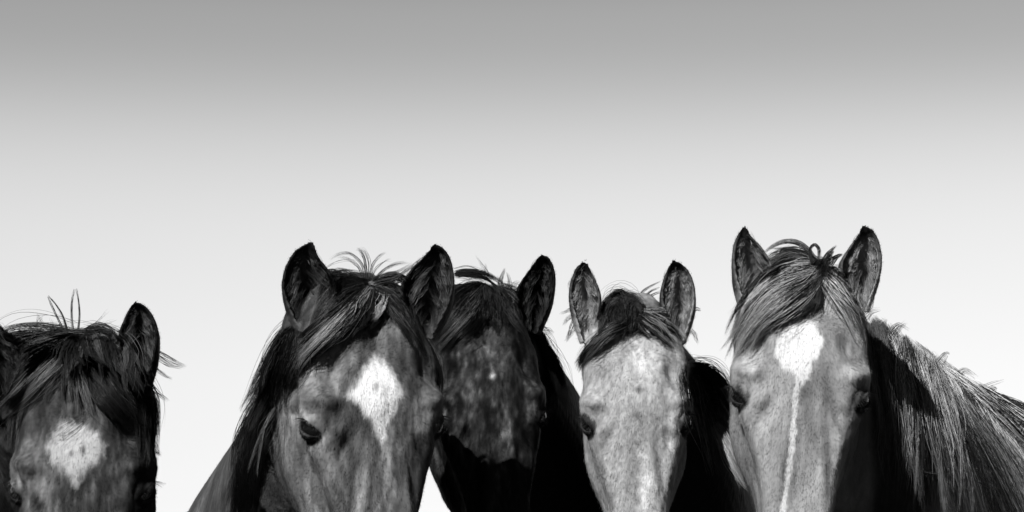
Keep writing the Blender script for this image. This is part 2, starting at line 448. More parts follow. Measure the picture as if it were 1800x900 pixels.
def make_horse(H):
    yaw, pitch, roll = map(rad, H['rot'])
    Rm = rotm(yaw, pitch, roll)
    O = P(*H['org'], H['D'])
    Bs = np.stack([RV, FV, UV], 1)
    sc = H.get('scale', 1.0)
    piv = np.array([0, .09, 0])
    def L2W(p):
        q = p * sc * np.array([H.get('wx', 1), 1, 1])
        return O + ((q - piv) @ Rm.T + piv) @ Bs.T
    pieces = []
    def add(VT): pieces.append(VT)
    global SEED
    SEED = H['seed'] * 3.7
    R = head_grid()
    # width profile correction
    if H.get('wz'):
        zs, ws = zip(*sorted(H['wz']))
        R[..., 0] *= np.interp(R[..., 2], zs, ws)
    V, T = loft(R); add((L2W(V), T))
    for s_ in (-1, 1):
        for V, T in lids(s_): add((L2W(V), T))
    for e in H['ears']:
        add(ear(e['o'], e['i'], e['D'], depth=e.get('depth', 1), lean=e.get('lean', 0)))
    # neck: from inside the skull to the chest
    nk = H['neck']
    pts = np.array([P(*q[:3]) for q in nk])
    add(tube(pts, np.array([[q[3], q[4]] for q in nk]), 60, 40))
    # trunk and legs in the body's own frame
    wx_, wy_ = H['withers']; hd = rad(H['heading'])           # heading: + means the rump lies to picture-right
    back = np.array([math.sin(hd), math.cos(hd), 0]); side = np.array([math.cos(hd), -math.sin(hd), 0])
    bz = H.get('bz', 1.0)
    def Bp(s, x, z): return np.array([wx_, wy_, 0]) + back * s + side * x + np.array([0, 0, z * bz])
    st = [(-.27, 1.10, .13, .17), (-.14, 1.10, .2, .27), (.0, 1.13, .235, .33), (.3, 1.10, .27, .345), (.7, 1.11, .29, .34), (1.05, 1.17, .28, .29), (1.3, 1.18, .235, .25), (1.43, 1.15, .14, .17)]
    add(tube(np.array([Bp(s, 0, z) for s, z, a, b in st]), np.array([[a, b] for s, z, a, b in st]), 60, 40))
    add(tube(np.array([pts[-1], Bp(-.05, 0, 1.2), Bp(.15, 0, 1.2)]), np.array([[nk[-1][3], nk[-1][4]], [.19, .29], [.2, .27]]), 30, 36))
    hoofs = []
    for sx in (-1, 1):
        j = .03 * sx
        add(tube(np.array([Bp(-.02, .13 * sx, 1.05), Bp(0, .155 * sx, .84), Bp(-.02 + j, .15 * sx, .62), Bp(-.03 + j, .15 * sx, .47), Bp(-.02 + j, .15 * sx, .28), Bp(-.02 + j, .15 * sx, .14), Bp(-.06 + j, .15 * sx, .06)]),
                 [.13, .095, .062, .05, .033, .040, .042], 50, 20, up=tuple(back)))
        add(tube(np.array([Bp(1.13, .13 * sx, 1.12), Bp(1.05, .16 * sx, .88), Bp(1.14, .155 * sx, .72), Bp(1.28 + j, .15 * sx, .55), Bp(1.27 + j, .15 * sx, .32), Bp(1.25 + j, .15 * sx, .14), Bp(1.21 + j, .15 * sx, .06)]),
                 [.2, .15, .095, .056, .038, .043, .045], 50, 20, up=tuple(back)))
        hoofs += [Bp(-.06 + j, .15 * sx, 0), Bp(1.21 + j, .15 * sx, 0)]
    # one continuous skin: union by voxels, in a space that shrinks with distance from the head
    c = L2W(np.array([[0, .1, .02]]))[0]; R0 = .42
    def warp(v):
        d = v - c; r = np.linalg.norm(d, axis=1)[:, None] + 1e-9
        f = np.where(r > R0, R0 * (1 + np.log(np.maximum(r, R0) / R0)), r)
        return c + d / r * f
    def unwarp(v):
        d = v - c; f = np.linalg.norm(d, axis=1)[:, None] + 1e-9
        r = np.where(f > R0, R0 * np.exp(np.maximum(f, R0) / R0 - 1), f)
        return c + d / f * r
    VV = []; TT = []; o = 0
    for V, T in pieces:
        VV.append(warp(V)); TT.append(T + o); o += len(V)
    tmpm = mesh_from("tmp", np.vstack(VV), np.vstack(TT))
    tmp = bpy.data.objects.new("tmp", tmpm); COL.objects.link(tmp)
    md = tmp.modifiers.new("r", 'REMESH'); md.mode = 'VOXEL'; md.voxel_size = VOX; md.adaptivity = 0
    ms = tmp.modifiers.new("s", 'SMOOTH'); ms.factor = .5; ms.iterations = 4
    dg = bpy.context.evaluated_depsgraph_get()
    mesh = bpy.data.meshes.new_from_object(tmp.evaluated_get(dg))
    bpy.data.objects.remove(tmp); bpy.data.meshes.remove(tmpm)
    mesh.name = "body"
    nv = len(mesh.vertices); co = np.empty(nv * 3, np.float32); mesh.vertices.foreach_get("co", co)
    co = unwarp(co.reshape(-1, 3).astype(float))
    # root empty at the feet
    root = bpy.data.objects.new("horse", None); root.location = (wx_, wy_, 0); root.empty_display_size = .1
    COL.objects.link(root)
    root["label"] = H['label']; root["category"] = "horse"; root["group"] = "horses standing side by side"
    bpy.context.view_layer.update()
    mesh.vertices.foreach_set("co", co.astype(np.float32).ravel())
    mesh.update()
    mesh.polygons.foreach_set("use_smooth", np.ones(len(mesh.polygons), bool))
    nrm = np.empty(nv * 3, np.float32); mesh.vertices.foreach_get("normal", nrm); nrm = nrm.reshape(-1, 3)
    px, py, Dp = to_px(co)
    lc = ((co - O) @ Bs)                       # aligned with the picture, metres, from the forehead
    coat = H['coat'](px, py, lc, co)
    for s_ in (-1, 1):
        ec = L2W((EYE_C * np.array([s_, 1, 1]))[None])[0]
        de = np.linalg.norm(co - ec, axis=1)
        coat = coat * mix(1, .07, smooth(.0335, .0285, de))
    # fine clumping of the coat in relief
    fl = np.stack([lc[:, 0] * 260, lc[:, 1] * 260, lc[:, 2] * 60], 1)
    near = np.exp(-np.maximum(0, np.linalg.norm(co - c, axis=1) - .5) * 4)
    co2 = co + nrm * ((fbm(fl, 2) - .5) * .0016 * near)[:, None]
    mesh.vertices.foreach_set("co", co2.astype(np.float32).ravel()); mesh.update()
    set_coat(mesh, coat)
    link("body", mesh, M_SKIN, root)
    # depth map for grooming
    bvh = BVHTree.FromObject if False else None
    tri = [tuple(p.vertices) for p in mesh.polygons]
    bv = BVHTree.FromPolygons([Vector(v) for v in co2], tri)
    x0, y0, x1, y1 = H['box']; stp = 3
    xs = np.arange(x0, x1, stp); ys = np.arange(y0, y1, stp)
    dm = np.full((len(ys), len(xs)), np.inf); ov = Vector(CAM)
    for jj, yy in enumerate(ys):
        for ii, xx in enumerate(xs):
            d = FV + (xx - 900) / 1800 * K * RV + (450 - yy) / 1800 * K * UV
            h = bv.ray_cast(ov, Vector(d))
            if h[0] is not None: dm[jj, ii] = (np.array(h[0]) - CAM) @ FV
    # short coat hairs
    poly = np.empty(len(mesh.polygons) * 3, np.float32); mesh.polygons.foreach_get("center", poly); poly = poly.reshape(-1, 3)
    pn = np.empty(len(mesh.polygons) * 3, np.float32); mesh.polygons.foreach_get("normal", pn); pn = pn.reshape(-1, 3)
    pv = np.array([t[0] for t in tri])
    toc = CAM - poly; toc /= np.linalg.norm(toc, axis=1)[:, None]
    fpx, fpy, _ = to_px(poly.astype(float))
    ok = ((pn * toc).sum(1) > -.35) & (fpy < 1000) & (fpx > -80) & (fpx < 1880)
    idx = np.nonzero(ok)[0]
    r = np.random.RandomState(H['seed'])
    idx = r.choice(idx, int(H.get('nfur', 90000) * 2.2))
    p = poly[idx] + r.normal(0, .0012, (len(idx), 3)); nn = pn[idx]
    wx0, wy0 = H['whorl']
    ddx = (fpx[idx] - wx0) / 90; ddy = -(fpy[idx] - wy0) / 90
    fx = ddx * .55; fz = -1.0 + .0 * ddy + np.where(ddy > 0, np.minimum(ddy, 1.5) * 1.2, 0)
    fl = fx[:, None] * RV + fz[:, None] * UV + .35 * FV
    fl = fl + r.normal(0, .18, fl.shape)
    fl -= nn * (fl * nn).sum(1)[:, None]; fl /= np.linalg.norm(fl, axis=1)[:, None] + 1e-9
    sd_ = np.cross(fl, nn); Ln = r.uniform(.003, .006, len(idx))[:, None] * H.get('furlen', 1) * np.where(fpy[idx] < H['eartop'], .5, 1)[:, None]
    wd = .00034
    tipp = p + fl * Ln + nn * Ln * r.uniform(.02, H.get('tilt', .12), len(idx))[:, None]
    V = np.stack([p - sd_ * wd, p + sd_ * wd, tipp], 1).reshape(-1, 3)
    m = mesh_from("fur", V, np.arange(len(V)).reshape(-1, 3))
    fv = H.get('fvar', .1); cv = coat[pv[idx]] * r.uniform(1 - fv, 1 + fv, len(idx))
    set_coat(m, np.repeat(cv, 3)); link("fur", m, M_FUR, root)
    # eyes
    for s_ in (-1, 1):
        th = np.linspace(0, np.pi, 24); ph = np.linspace(0, 2 * np.pi, 36, endpoint=False)
        g, f, u = eye_frame(s_)
        e = EYE_C * np.array([s_, 1, 1]) + EYE_R * (np.cos(th)[1:-1, None, None] * g * .97 + np.sin(th)[1:-1, None, None] * (np.cos(ph)[None, :, None] * f + np.sin(ph)[None, :, None] * u))
        V, T = loft(e); link("eye", mesh_from("eye", L2W(V), T), M_EYE, root)
    for hp in hoofs:
        a = np.linspace(0, 2 * np.pi, 20, endpoint=False)
        rings = [hp + np.array([0, 0, z]) + np.stack([np.cos(a) * q, np.sin(a) * q, 0 * a], 1) for z, q in ((0.001, .062), (.02, .06), (.055, .05), (.075, .044), (.085, .03))]
        V, T = loft(rings); link("hoof", mesh_from("hoof", V, T), M_HOOF, root)
    # tail
    G = Groom(dm, (x0, y0), stp, H['D'], H['seed'] + 5)
    r = np.random.RandomState(H['seed'] + 9); S = 260; Kp = 12; u = np.linspace(0, 1, Kp)
    base = Bp(1.46, 0, 1.26)
    pth = np.empty((S, Kp, 3))
    for q in range(S):
        ax_, bx_ = r.normal(0, .03), r.normal(0, .05)
        pth[q] = base + back * (.03 + .10 * np.sin(u * 2.2) + ax_ * u)[:, None] + side * (.012 * r.normal() + bx_ * u)[:, None] + np.array([0, 0, -1]) * (u * r.uniform(.6, .95))[:, None]
    V, F, cvv = strands(pth, np.full((S, Kp), .0016) * (1.2 - u), np.full((S, Kp), H['haircol']))
    m = mesh_from("tail", V, F); set_coat(m, cvv); link("tail", m, M_HAIR, root)
    # hair inside the ears
    for ne, e in enumerate(H['ears']):
        oc, ic = crom(e['o'], 30), crom(e['i'], 30); rr_ = np.random.RandomState(H['seed'] * 10 + ne)
        for q in range(120):
            t0 = int(rr_.uniform(1, 20)); sd0 = rr_.rand() < .5
            fr = rr_.uniform(.06, .26) if sd0 else rr_.uniform(.68, .93)
            fe = fr + (rr_.uniform(.02, .26) if sd0 else -rr_.uniform(.02, .26))
            t1 = min(28, t0 + int(rr_.uniform(3, 7)))
            a_ = oc[t0] * (1 - fr) + ic[t0] * fr; b_ = oc[t1] * (1 - fe) + ic[t1] * fe
            m_ = (a_ + b_) / 2 + rr_.normal(0, 2.5, 2)
            hv = e.get('hair', (.1, .25)); hm = rr_.uniform(*hv) * (1 if t0 > 6 else .6)
            dd = e['D'] + rr_.uniform(.004, .026)
            G.lock("ear_hair%d" % ne, [a_, m_, b_], 5, 5, 5, (hm * .5, hm * 1.2), dep=[dd, dd + .006, dd - .001], w=.36, lift=6, wave=2, Kp=7)
    for s_ in (-1, 1):
        g_, f_, u_ = eye_frame(s_); n_ = 46; t_ = r.uniform(-.9, .8, n_); b_ = .36 * (1 - (t_ / 1.12) ** 2)
        d0 = np.cos(b_)[:, None] * (np.cos(t_)[:, None] * g_ + np.sin(t_)[:, None] * f_) + np.sin(b_)[:, None] * u_
        p0 = EYE_C * np.array([s_, 1, 1]) + d0 * (EYE_R + .004); uu_ = np.linspace(0, 1, 6)[None, :, None]
        ln_ = r.uniform(.010, .018, n_)[:, None, None]
        pl = p0[:, None] + (d0[:, None] * .8 - u_ * (.45 + .5 * uu_)) * uu_ * ln_ + r.normal(0, .0012, (n_, 1, 3)) * uu_
        V, F, cvv = strands(L2W(pl.reshape(-1, 3)).reshape(pl.shape), .00028 * np.ones((n_, 6)) * (1.15 - np.linspace(0, 1, 6)), np.full((n_, 6), .004))
        m = mesh_from("eyelashes", V, F); set_coat(m, cvv); link("eyelashes", m, M_HAIR, root)
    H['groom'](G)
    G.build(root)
    return root

VOX = 0.0028

# ------------------------------------------------------------------ coat helpers
def smooth(a, b, x):
    t = np.clip((x - a) / (b - a), 0, 1); return t * t * (3 - 2 * t)
def in_poly(px, py, poly):
    """signed distance in px, + inside"""
    poly = np.array(poly, float); q = np.roll(poly, -1, 0); ins = np.zeros(len(px), bool); dist = np.full(len(px), 1e9)
    for (ax, ay), (bx, by) in zip(poly, q):
        cnd = ((ay > py) != (by > py)); xx = (bx - ax) * (py - ay) / (by - ay + 1e-12) + ax
        ins ^= cnd & (px < xx)
        t = np.clip(((px - ax) * (bx - ax) + (py - ay) * (by - ay)) / ((bx - ax) ** 2 + (by - ay) ** 2 + 1e-9), 0, 1)
        dist = np.minimum(dist, np.hypot(px - ax - t * (bx - ax), py - ay - t * (by - ay)))
    return np.where(ins, dist, -dist)
def ell(px, py, cx, cy, sx, sy, ang=0):
    c, s = math.cos(rad(ang)), math.sin(rad(ang)); dx, dy = px - cx, py - cy
    return np.exp(-((dx * c + dy * s) / sx) ** 2 - ((-dx * s + dy * c) / sy) ** 2)
def streak(lc, f, k=.25, o=3, seed=0):
    return fbm(np.stack([lc[:, 0] * f + seed, lc[:, 1] * f, lc[:, 2] * f * k], 1), o) - .5
def mix(a, b, t): return a * (1 - t) + b * t
def marks(v, px, py, lst, lc, amp=.35):
    """patches of lighter and darker hair, some painting light and shade on the face: (cx, cy, sx, sy, angle, factor)"""
    j = streak(lc, 90, .5, 2, 5) * 26; k = streak(lc, 60, .5, 2, 9) * 26
    for (cx, cy, sx, sy, an, fac) in lst:
        v = v * (1 + (fac - 1) * ell(px + j, py + k, cx, cy, sx, sy, an))
    return v
def star(v, px, py, lc, poly, val, soft=6, rag=10):
    d = in_poly(px, py, poly) + streak(lc, 240, .3, 3, 2) * rag * 1.2 + streak(lc, 60, .8, 2, 3) * rag
    return mix(v, val, smooth(-soft, soft, d))
def ear_dark(v, px, py, ears, rim=.25, tip=.12, width=7):
    for e in ears:
        o_ = crom(e['o'], 30); i_ = crom(e['i'], 30)
        dmin = np.full(len(px), 1e9)
        for q in np.vstack([o_[6:], i_[6:]]): dmin = np.minimum(dmin, np.hypot(px - q[0], py - q[1]))
        v = mix(v, v * rim, np.exp(-(dmin / width) ** 2))
        tx, ty = o_[-1]
        v = mix(v, v * tip, smooth(45, 15, np.hypot(px - tx, (py - ty))))
    return v

def frontmask(lc): return 1 - smooth(.09, .17, lc[:, 1])

# ---- far left horse: dark bay, whorled star, black forelock
EARS_A = [
 dict(o=[(262,690),(274,645),(279,595),(271,560),(256,538),(238,528)], i=[(226,680),(208,635),(207,590),(217,562),(226,542),(236,530)], D=4.40, hair=(.05,.22)),
 dict(o=[(-45,700),(-66,650),(-66,610),(-52,580),(-30,560),(-14,553)], i=[(30,700),(52,640),(44,608),(22,590),(2,575),(-12,556)], D=4.41, hair=(.02,.08)),
]
def coat_a(px, py, lc, co):
    v = .034 * np.exp(3.6 * streak(lc, 30, .5) + 2.2 * streak(lc, 130, .3, 2, 4))
    f = frontmask(lc)
    w = marks(v, px, py, [(75,770,40,50,0,2.1),(50,830,30,25,0,2.6),(145,870,30,80,0,2.0),(60,900,60,30,0,2.2),(220,790,16,55,10,2.0),
                          (95,760,14,70,0,.45),(200,800,18,90,0,.6),(250,830,22,120,0,.15),(105,860,14,60,-20,.6),(185,600,90,34,0,.08),(200,680,50,60,0,.15),(120,640,70,44,0,.3)], lc)  # right side of the face darkened in the coat to paint its shade
    w = star(w, px, py, lc, [(118,735),(150,748),(172,762),(183,790),(168,812),(150,828),(136,858),(124,842),(108,822),(92,808),(88,785),(96,762),(106,742)], .37, 10, 16)
    w = w * (1 - .85 * ell(px, py, 146, 790, 4, 11)) * (1 - .6 * ell(px, py, 126, 797, 4, 6))
    v = mix(v, w, f)
    v = ear_dark(v, px, py, EARS_A, .2, .15, 8)
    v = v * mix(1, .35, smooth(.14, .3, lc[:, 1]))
    return np.clip(v, .004, .8)
def groom_a(G):
    L = G.lock; F = G.fan; dk = (.006, .03)
    V = [(5, (.006, .02)), (2, (.02, .06)), (1, (.07, .16))]; VD = [(1, (.005, .018))]
    F("forelock", [(130,590),(80,590),(20,600),(-30,640)], [(130,592),(110,640),(60,700),(-10,770)], 46, 40, V, width=8, lift=14, lenj=.2)
    F("forelock", [(130,590),(90,620),(40,680),(0,725),(-20,740)], [(132,590),(110,640),(60,690),(10,735),(-20,770)], 12, 30, [(1, (.06, .2))], width=5, lift=20, lenj=.2)
    F("forelock", [(128,592),(118,630),(110,670),(112,700)], [(140,592),(160,640),(180,700),(190,730)], 26, 30, V, width=6, lift=14, lenj=.5)
    F("forelock", [(135,592),(138,640),(146,690),(158,735)], [(137,592),(144,640),(154,695),(168,742)], 5, 34, [(1, (.04, .2))], width=6, lift=22, lenj=.1)
    F("forelock", [(140,590),(165,650),(210,705),(262,762)], [(150,588),(200,600),(235,660),(262,720)], 46, 40, V, width=8, lift=16, lenj=.25)
    F("forelock", [(140,592),(165,650),(200,710),(250,760)], [(140,592),(180,650),(225,705),(264,745)], 22, 40, VD, width=8, lift=16, lenj=.1)
    F("forelock", [(136,596),(165,600),(200,612),(228,640)], [(138,606),(165,620),(195,645),(225,690)], 26, 36, VD, width=7, lift=12, lenj=.3)
    F("forelock", [(132,600),(100,612),(70,640),(40,680)], [(134,606),(118,640),(96,680),(80,710)], 16, 36, V, width=7, lift=12, lenj=.3)
    F("forelock", [(142,588),(150,615),(162,645),(180,680)], [(205,596),(222,625),(238,665),(250,705)], 24, 30, [(4, (.005,.02)), (2, (.02,.07))], width=7, dep=[4.43,4.40,4.375,4.365], lift=8, lenj=.5, bow=8)
    F("forelock", [(140,590),(120,612),(95,640),(70,680)], [(140,590),(135,620),(130,650),(126,690)], 12, 30, V, width=6, dep=[4.43,4.40,4.38,4.365], lift=8, lenj=.4, bow=8)
    F("forelock", [(90,590),(120,586),(170,588),(215,600)], [(80,594),(120,590),(170,594),(215,604)], 8, 24, V, width=5, lift=8, lenj=.2)
    F("forelock", [(60,590),(30,592),(0,598),(-20,600)], [(90,592),(50,596),(10,612),(-20,620)], 10, 30, VD, width=5, lift=8, lenj=.2)
    L("forelock", [(160,728),(125,752),(92,776)], 9, 10, 22, (.01,.03), lift=22, wave=2, w=.35)
    for g in ([(131,596),(126,560),(127,530),(131,507)], [(135,596),(139,560),(138,530),(133,506)],
              [(118,596),(104,565),(92,540),(83,520)], [(122,596),(112,560),(98,535),(84,519)]):
        L("forelock", g, 9, 2.5, 1.2, dk, dep=4.44, lift=5, wave=1, lenvar=.06, clump=.1, w=.42, rootvar=.02)
    for g in ([(90,592),(75,570),(62,548)],[(72,594),(64,572),(66,552)],[(130,590),(160,575),(192,545)],[(150,590),(175,572),(208,562)],[(165,590),(188,582),(212,570)],
              [(70,592),(66,570),(80,552)],[(140,590),(160,580),(178,578)],[(100,592),(92,575),(88,556)]):
        L("forelock", g, 4, 3, 3, dk, dep=4.44, lift=8, wave=2, w=.36, rootvar=.02)
    for g in ([(262,610),(298,631),(330,648)],[(262,618),(295,640),(322,647)],[(258,635),(282,655),(303,668)],[(248,660),(278,690),(297,706)],[(244,658),(262,710),(282,752)],
              [(242,662),(258,705),(275,740)],[(240,670),(262,715),(280,730)],[(246,750),(272,780),(280,802)],[(252,765),(268,800),(274,845)],[(255,760),(272,790),(285,800)]):
        L("mane", g, 9, 5, 4, dk, dep=4.45, lift=10, wave=2, w=.45)
    F("mane", [(215,630),(240,680),(258,750),(262,830)], [(235,650),(255,700),(268,760),(270,850)], 20, 30, VD, width=6, lift=10)
    F("mane", [(80,600),(60,660),(40,720),(20,800)], [(20,600),(0,660),(-20,720),(-30,800)], 30, 30, V, width=8, lift=6)

# ---- second horse: bay with a diamond star, head turned a little
EARS_B = [
 dict(o=[(520,592),(500,550),(494,510),(500,472),(517,442),(548,420)], i=[(560,600),(590,545),(592,500),(574,470),(560,450),(552,421)], D=4.36, hair=(.02,.10)),
 dict(o=[(764,600),(792,550),(799,505),(795,465),(784,440),(765,426)], i=[(738,590),(706,545),(703,505),(722,474),(745,450),(761,428)], D=4.42, hair=(.04,.16)),
]
def coat_b(px, py, lc, co):
    v = .098 * np.exp(1.7 * streak(lc, 22, .35) + 1.6 * streak(lc, 130, .3, 2, 4))
    f = frontmask(lc)
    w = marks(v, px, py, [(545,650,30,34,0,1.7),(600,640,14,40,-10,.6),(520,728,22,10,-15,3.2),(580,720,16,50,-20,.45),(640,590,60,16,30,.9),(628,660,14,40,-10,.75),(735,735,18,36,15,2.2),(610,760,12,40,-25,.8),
                          (650,850,20,70,0,2.2),(682,850,10,90,0,3.4),(585,820,14,60,-14,1.9),(500,800,14,60,0,1.5),(560,850,24,70,0,1.5),(603,850,12,70,-10,.7),(715,640,24,60,0,.5),(742,840,26,110,0,.12),  # bright brow and nose band, black right side: painted light and shade
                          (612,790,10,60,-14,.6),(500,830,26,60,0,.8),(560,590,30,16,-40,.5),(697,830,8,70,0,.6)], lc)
    w = star(w, px, py, lc, [(658,624),(680,645),(700,672),(706,692),(694,720),(680,745),(672,785),(662,760),(648,735),(625,705),(612,694),(626,672),(642,645)], .74, 9, 9)
    w = w * (1 - .6 * ell(px, py, 662, 680, 6, 8))
    v = mix(v, w, f)
    v = ear_dark(v, px, py, EARS_B, .12, .08, 9)
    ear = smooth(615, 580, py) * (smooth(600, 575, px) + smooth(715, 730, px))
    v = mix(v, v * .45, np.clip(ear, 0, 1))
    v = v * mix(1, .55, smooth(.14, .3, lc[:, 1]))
    return np.clip(v, .004, .8)
def groom_b(G):
    L = G.lock; F = G.fan; dk = (.004, .02)
    V = [(4, (.005, .02)), (2, (.03, .10)), (2, (.14, .34))]; VD = [(5, (.004, .018)), (1, (.03, .09))]
    F("forelock", [(645,500),(600,496),(575,530),(560,580)], [(650,505),(620,540),(580,570),(545,600)], 40, 40, VD, width=8, lift=14, lenj=.2)
    F("forelock", [(648,505),(605,545),(560,585),(520,630),(500,680)], [(650,508),(620,560),(585,595),(545,625),(512,660)], 30, 36, V, width=4, lift=20, lenj=.45, bow=9)
    F("forelock", [(648,505),(600,550),(550,596),(512,636),(498,690)], [(648,508),(612,555),(570,595),(530,635),(503,680)], 12, 36, [(1, (.16, .42))], width=4, lift=23, lenj=.1, bow=3)
    F("forelock", [(652,505),(625,545),(600,575),(580,600)], [(655,508),(648,540),(630,560),(610,580)], 18, 30, V, width=5, lift=18, lenj=.3)
    F("forelock", [(660,502),(690,535),(720,580),(745,640)], [(665,500),(700,510),(725,540),(745,590)], 30, 36, VD, width=7, lift=14, lenj=.3)
    F("forelock", [(650,498),(680,495),(705,495),(725,500)], [(655,505),(680,515),(705,525),(722,550)], 18, 30, V, width=5, lift=8, lenj=.3)
    F("forelock", [(675,515),(668,530),(660,545),(652,560)], [(680,525),(672,540),(660,555),(645,566)], 5, 20, [(1, (.2, .5))], width=4, lift=20, lenj=.1, bow=2)
    L("forelock", [(672,552),(660,566),(648,576),(640,574)], 60, 6, 4, (.004,.015), lift=14, wave=2)
    for g, n in (([(642,494),(636,465),(618,447),(598,446),(578,458)],8),([(640,494),(630,470),(612,456),(588,452)],6),([(645,494),(642,460),(634,440),(626,436)],9),([(648,492),(650,460),(640,440),(630,438)],7),
              ([(650,492),(656,465),(668,450),(680,445)],7),([(652,492),(662,472),(676,460),(690,455)],5),([(655,494),(675,475),(700,463),(724,463)],10),([(655,496),(680,482),(705,475),(728,462)],8),
              ([(655,498),(690,490),(715,475),(740,455)],14),([(640,498),(620,482),(600,474),(575,478)],14),([(638,498),(615,488),(595,478),(572,472)],12)):
        L("forelock", g, n, 3, 3, (.006,.06), dep=4.42, lift=8, wave=2, w=.42, rootvar=.03)
    F("forelock", [(560,496),(600,492),(640,502)], [(565,510),(600,508),(640,515)], 14, 30, VD, width=5, lift=4, dep=4.44)
    # mane falling on the left side of the neck
    F("mane", [(540,560),(505,590),(462,670),(425,735)], [(560,600),(530,660),(505,740),(470,840)], 80, 34, [(8, (.004, .02)), (1, (.04, .12))], width=8, lift=18, w=.5, lenj=.35, jit=6, dep=[4.50,4.49,4.49,4.52])
    F("mane", [(466,690),(440,750),(424,830),(396,930)], [(482,740),(458,800),(448,860),(442,940)], 60, 36, [(1, (.004, .016))], width=9, lift=12, w=.5, lenj=.15, jit=5)  # black locks added over the lower neck to stand for shade
    for g in ([(490,606),(462,650),(440,668)],[(480,620),(455,664),(438,690)],[(470,645),(442,690),(418,724)],[(465,665),(440,712),(424,742)],[(475,636),(450,688),(428,708)],[(455,695),(440,732),(428,752)],
              [(500,590),(478,615),(462,632)],[(495,600),(470,630),(452,650)]):
        L("mane", g, 12, 7, 4, (.004,.04), dep=4.50, lift=16, wave=2, w=.4)
    F("mane", [(500,700),(478,740),(462,780),(440,845)], [(506,700),(486,745),(470,790),(446,850)], 4, 24, [(1, (.06, .2))], width=4, dep=[4.44,4.45,4.46,4.48], lift=6)
    F("mane", [(512,575),(485,630),(465,690),(455,750)], [(530,585),(512,640),(500,690),(488,740)], 60, 36, [(7, (.004,.016)), (1, (.05,.14))], width=8, lift=14, lenj=.3)
    F("mane", [(740,590),(758,630),(766,670),(764,705)], [(752,600),(765,640),(772,680),(770,712)], 12, 24, [(1, (.004,.014))], width=5, lift=8, dep=4.42, lenj=.2, bow=2, jit=2)

# ---- third horse: black, half hidden, behind
EARS_C = [
 dict(o=[(950,590),(970,545),(977,500),(974,470),(965,452),(952,446)], i=[(922,585),(905,548),(907,512),(922,485),(937,464),(948,447)], D=4.88, hair=(.02,.10)),
 dict(o=[(748,590),(738,550),(738,520),(746,490),(756,470),(766,458)], i=[(776,585),(794,548),(796,520),(788,495),(780,474),(770,459)], D=4.90, hair=(.02,.08)),
]
def coat_c(px, py, lc, co):
    v = .0145 * np.exp(4.2 * streak(lc, 44, .6) + 4.2 * streak(lc, 150, .35, 3, 4))
    f = frontmask(lc)
    w = marks(v, px, py, [(882,760,12,60,0,3.6),(935,705,14,26,15,4.2),(790,700,8,40,-20,1.8),(845,600,40,40,0,1.15),(820,700,14,40,-15,.6),(860,690,12,30,0,.6),(910,700,12,40,0,.7),  # bright streaks paint highlights, the dark right side paints shade
                          (835,730,18,40,-25,1.9),(885,620,30,40,0,1.0),(975,760,34,120,0,.12),(962,620,16,70,-15,.1),(935,780,26,40,0,.2),(900,640,30,20,0,1.2)], lc)
    w = w + .35 * ell(px, py, 865, 661, 4, 5)
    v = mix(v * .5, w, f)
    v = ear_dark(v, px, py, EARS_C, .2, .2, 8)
    v = v * mix(1, .12, smooth(.08, .2, lc[:, 1])) * mix(1, .4, smooth(770, 850, py))  # lower face darkened in the coat, painting the neighbour's cast shadow
    return np.clip(v, .0025, .7)
def groom_c(G):
    L = G.lock; F = G.fan; dk = (.003, .02); VD = [(5, (.003, .014)), (1, (.03, .10))]
    F("forelock", [(850,500),(815,520),(785,560),(765,610)], [(855,510),(835,540),(800,580),(766,625)], 40, 36, VD, width=7, lift=14, lenj=.2)
    F("forelock", [(850,510),(820,545),(790,580),(766,605)], [(850,520),(825,555),(795,585),(768,615)], 8, 24, [(1, (.04, .13))], width=4, lift=20, lenj=.1, bow=3)
    F("forelock", [(850,505),(842,530),(836,555),(830,575)], [(880,505),(900,530),(915,560),(930,590)], 40, 36, VD, width=8, lift=14, lenj=.4)
    F("forelock", [(856,530),(856,550),(852,568)], [(868,530),(868,550),(866,570)], 5, 26, [(1, (.003, .012))], width=6, lift=22, lenj=.1, bow=2)
    F("forelock", [(800,478),(830,476),(865,486),(905,520)], [(800,486),(830,484),(865,496),(905,528)], 8, 26, [(1, (.003, .014))], width=3, dep=4.88, lift=8, bow=2)
    F("forelock", [(800,512),(835,506),(870,510),(905,530)], [(800,545),(835,535),(870,530),(905,545)], 26, 34, VD, width=7, dep=4.93, lift=10)
    for g, n in (([(880,525),(880,495),(888,470)],18),([(883,525),(880,500),(874,484)],12),([(888,520),(895,498),(890,478)],14),([(860,495),(852,475),(834,447)],6),([(858,495),(854,480),(853,462)],5),([(900,520),(905,500),(914,494)],7)):
        L("forelock", g, n, 8, 2, (.03,.12), dep=4.90, lift=8, wave=1, w=.42)
    for g in ([(945,575),(960,582),(972,590)],[(948,598),(965,640),(978,688)],[(955,620),(972,655),(982,700)],[(938,560),(955,600),(970,640)],[(942,580),(955,630),(975,680)]):
        L("mane", g, 10, 8, 5, dk, dep=4.97, lift=10, wave=4, w=.42)
    F("mane", [(925,560),(945,600),(962,650),(975,700)], [(930,590),(960,640),(985,690),(1008,740)], 22, 30, [(1, (.003, .012))], width=7, dep=4.98, lift=10)

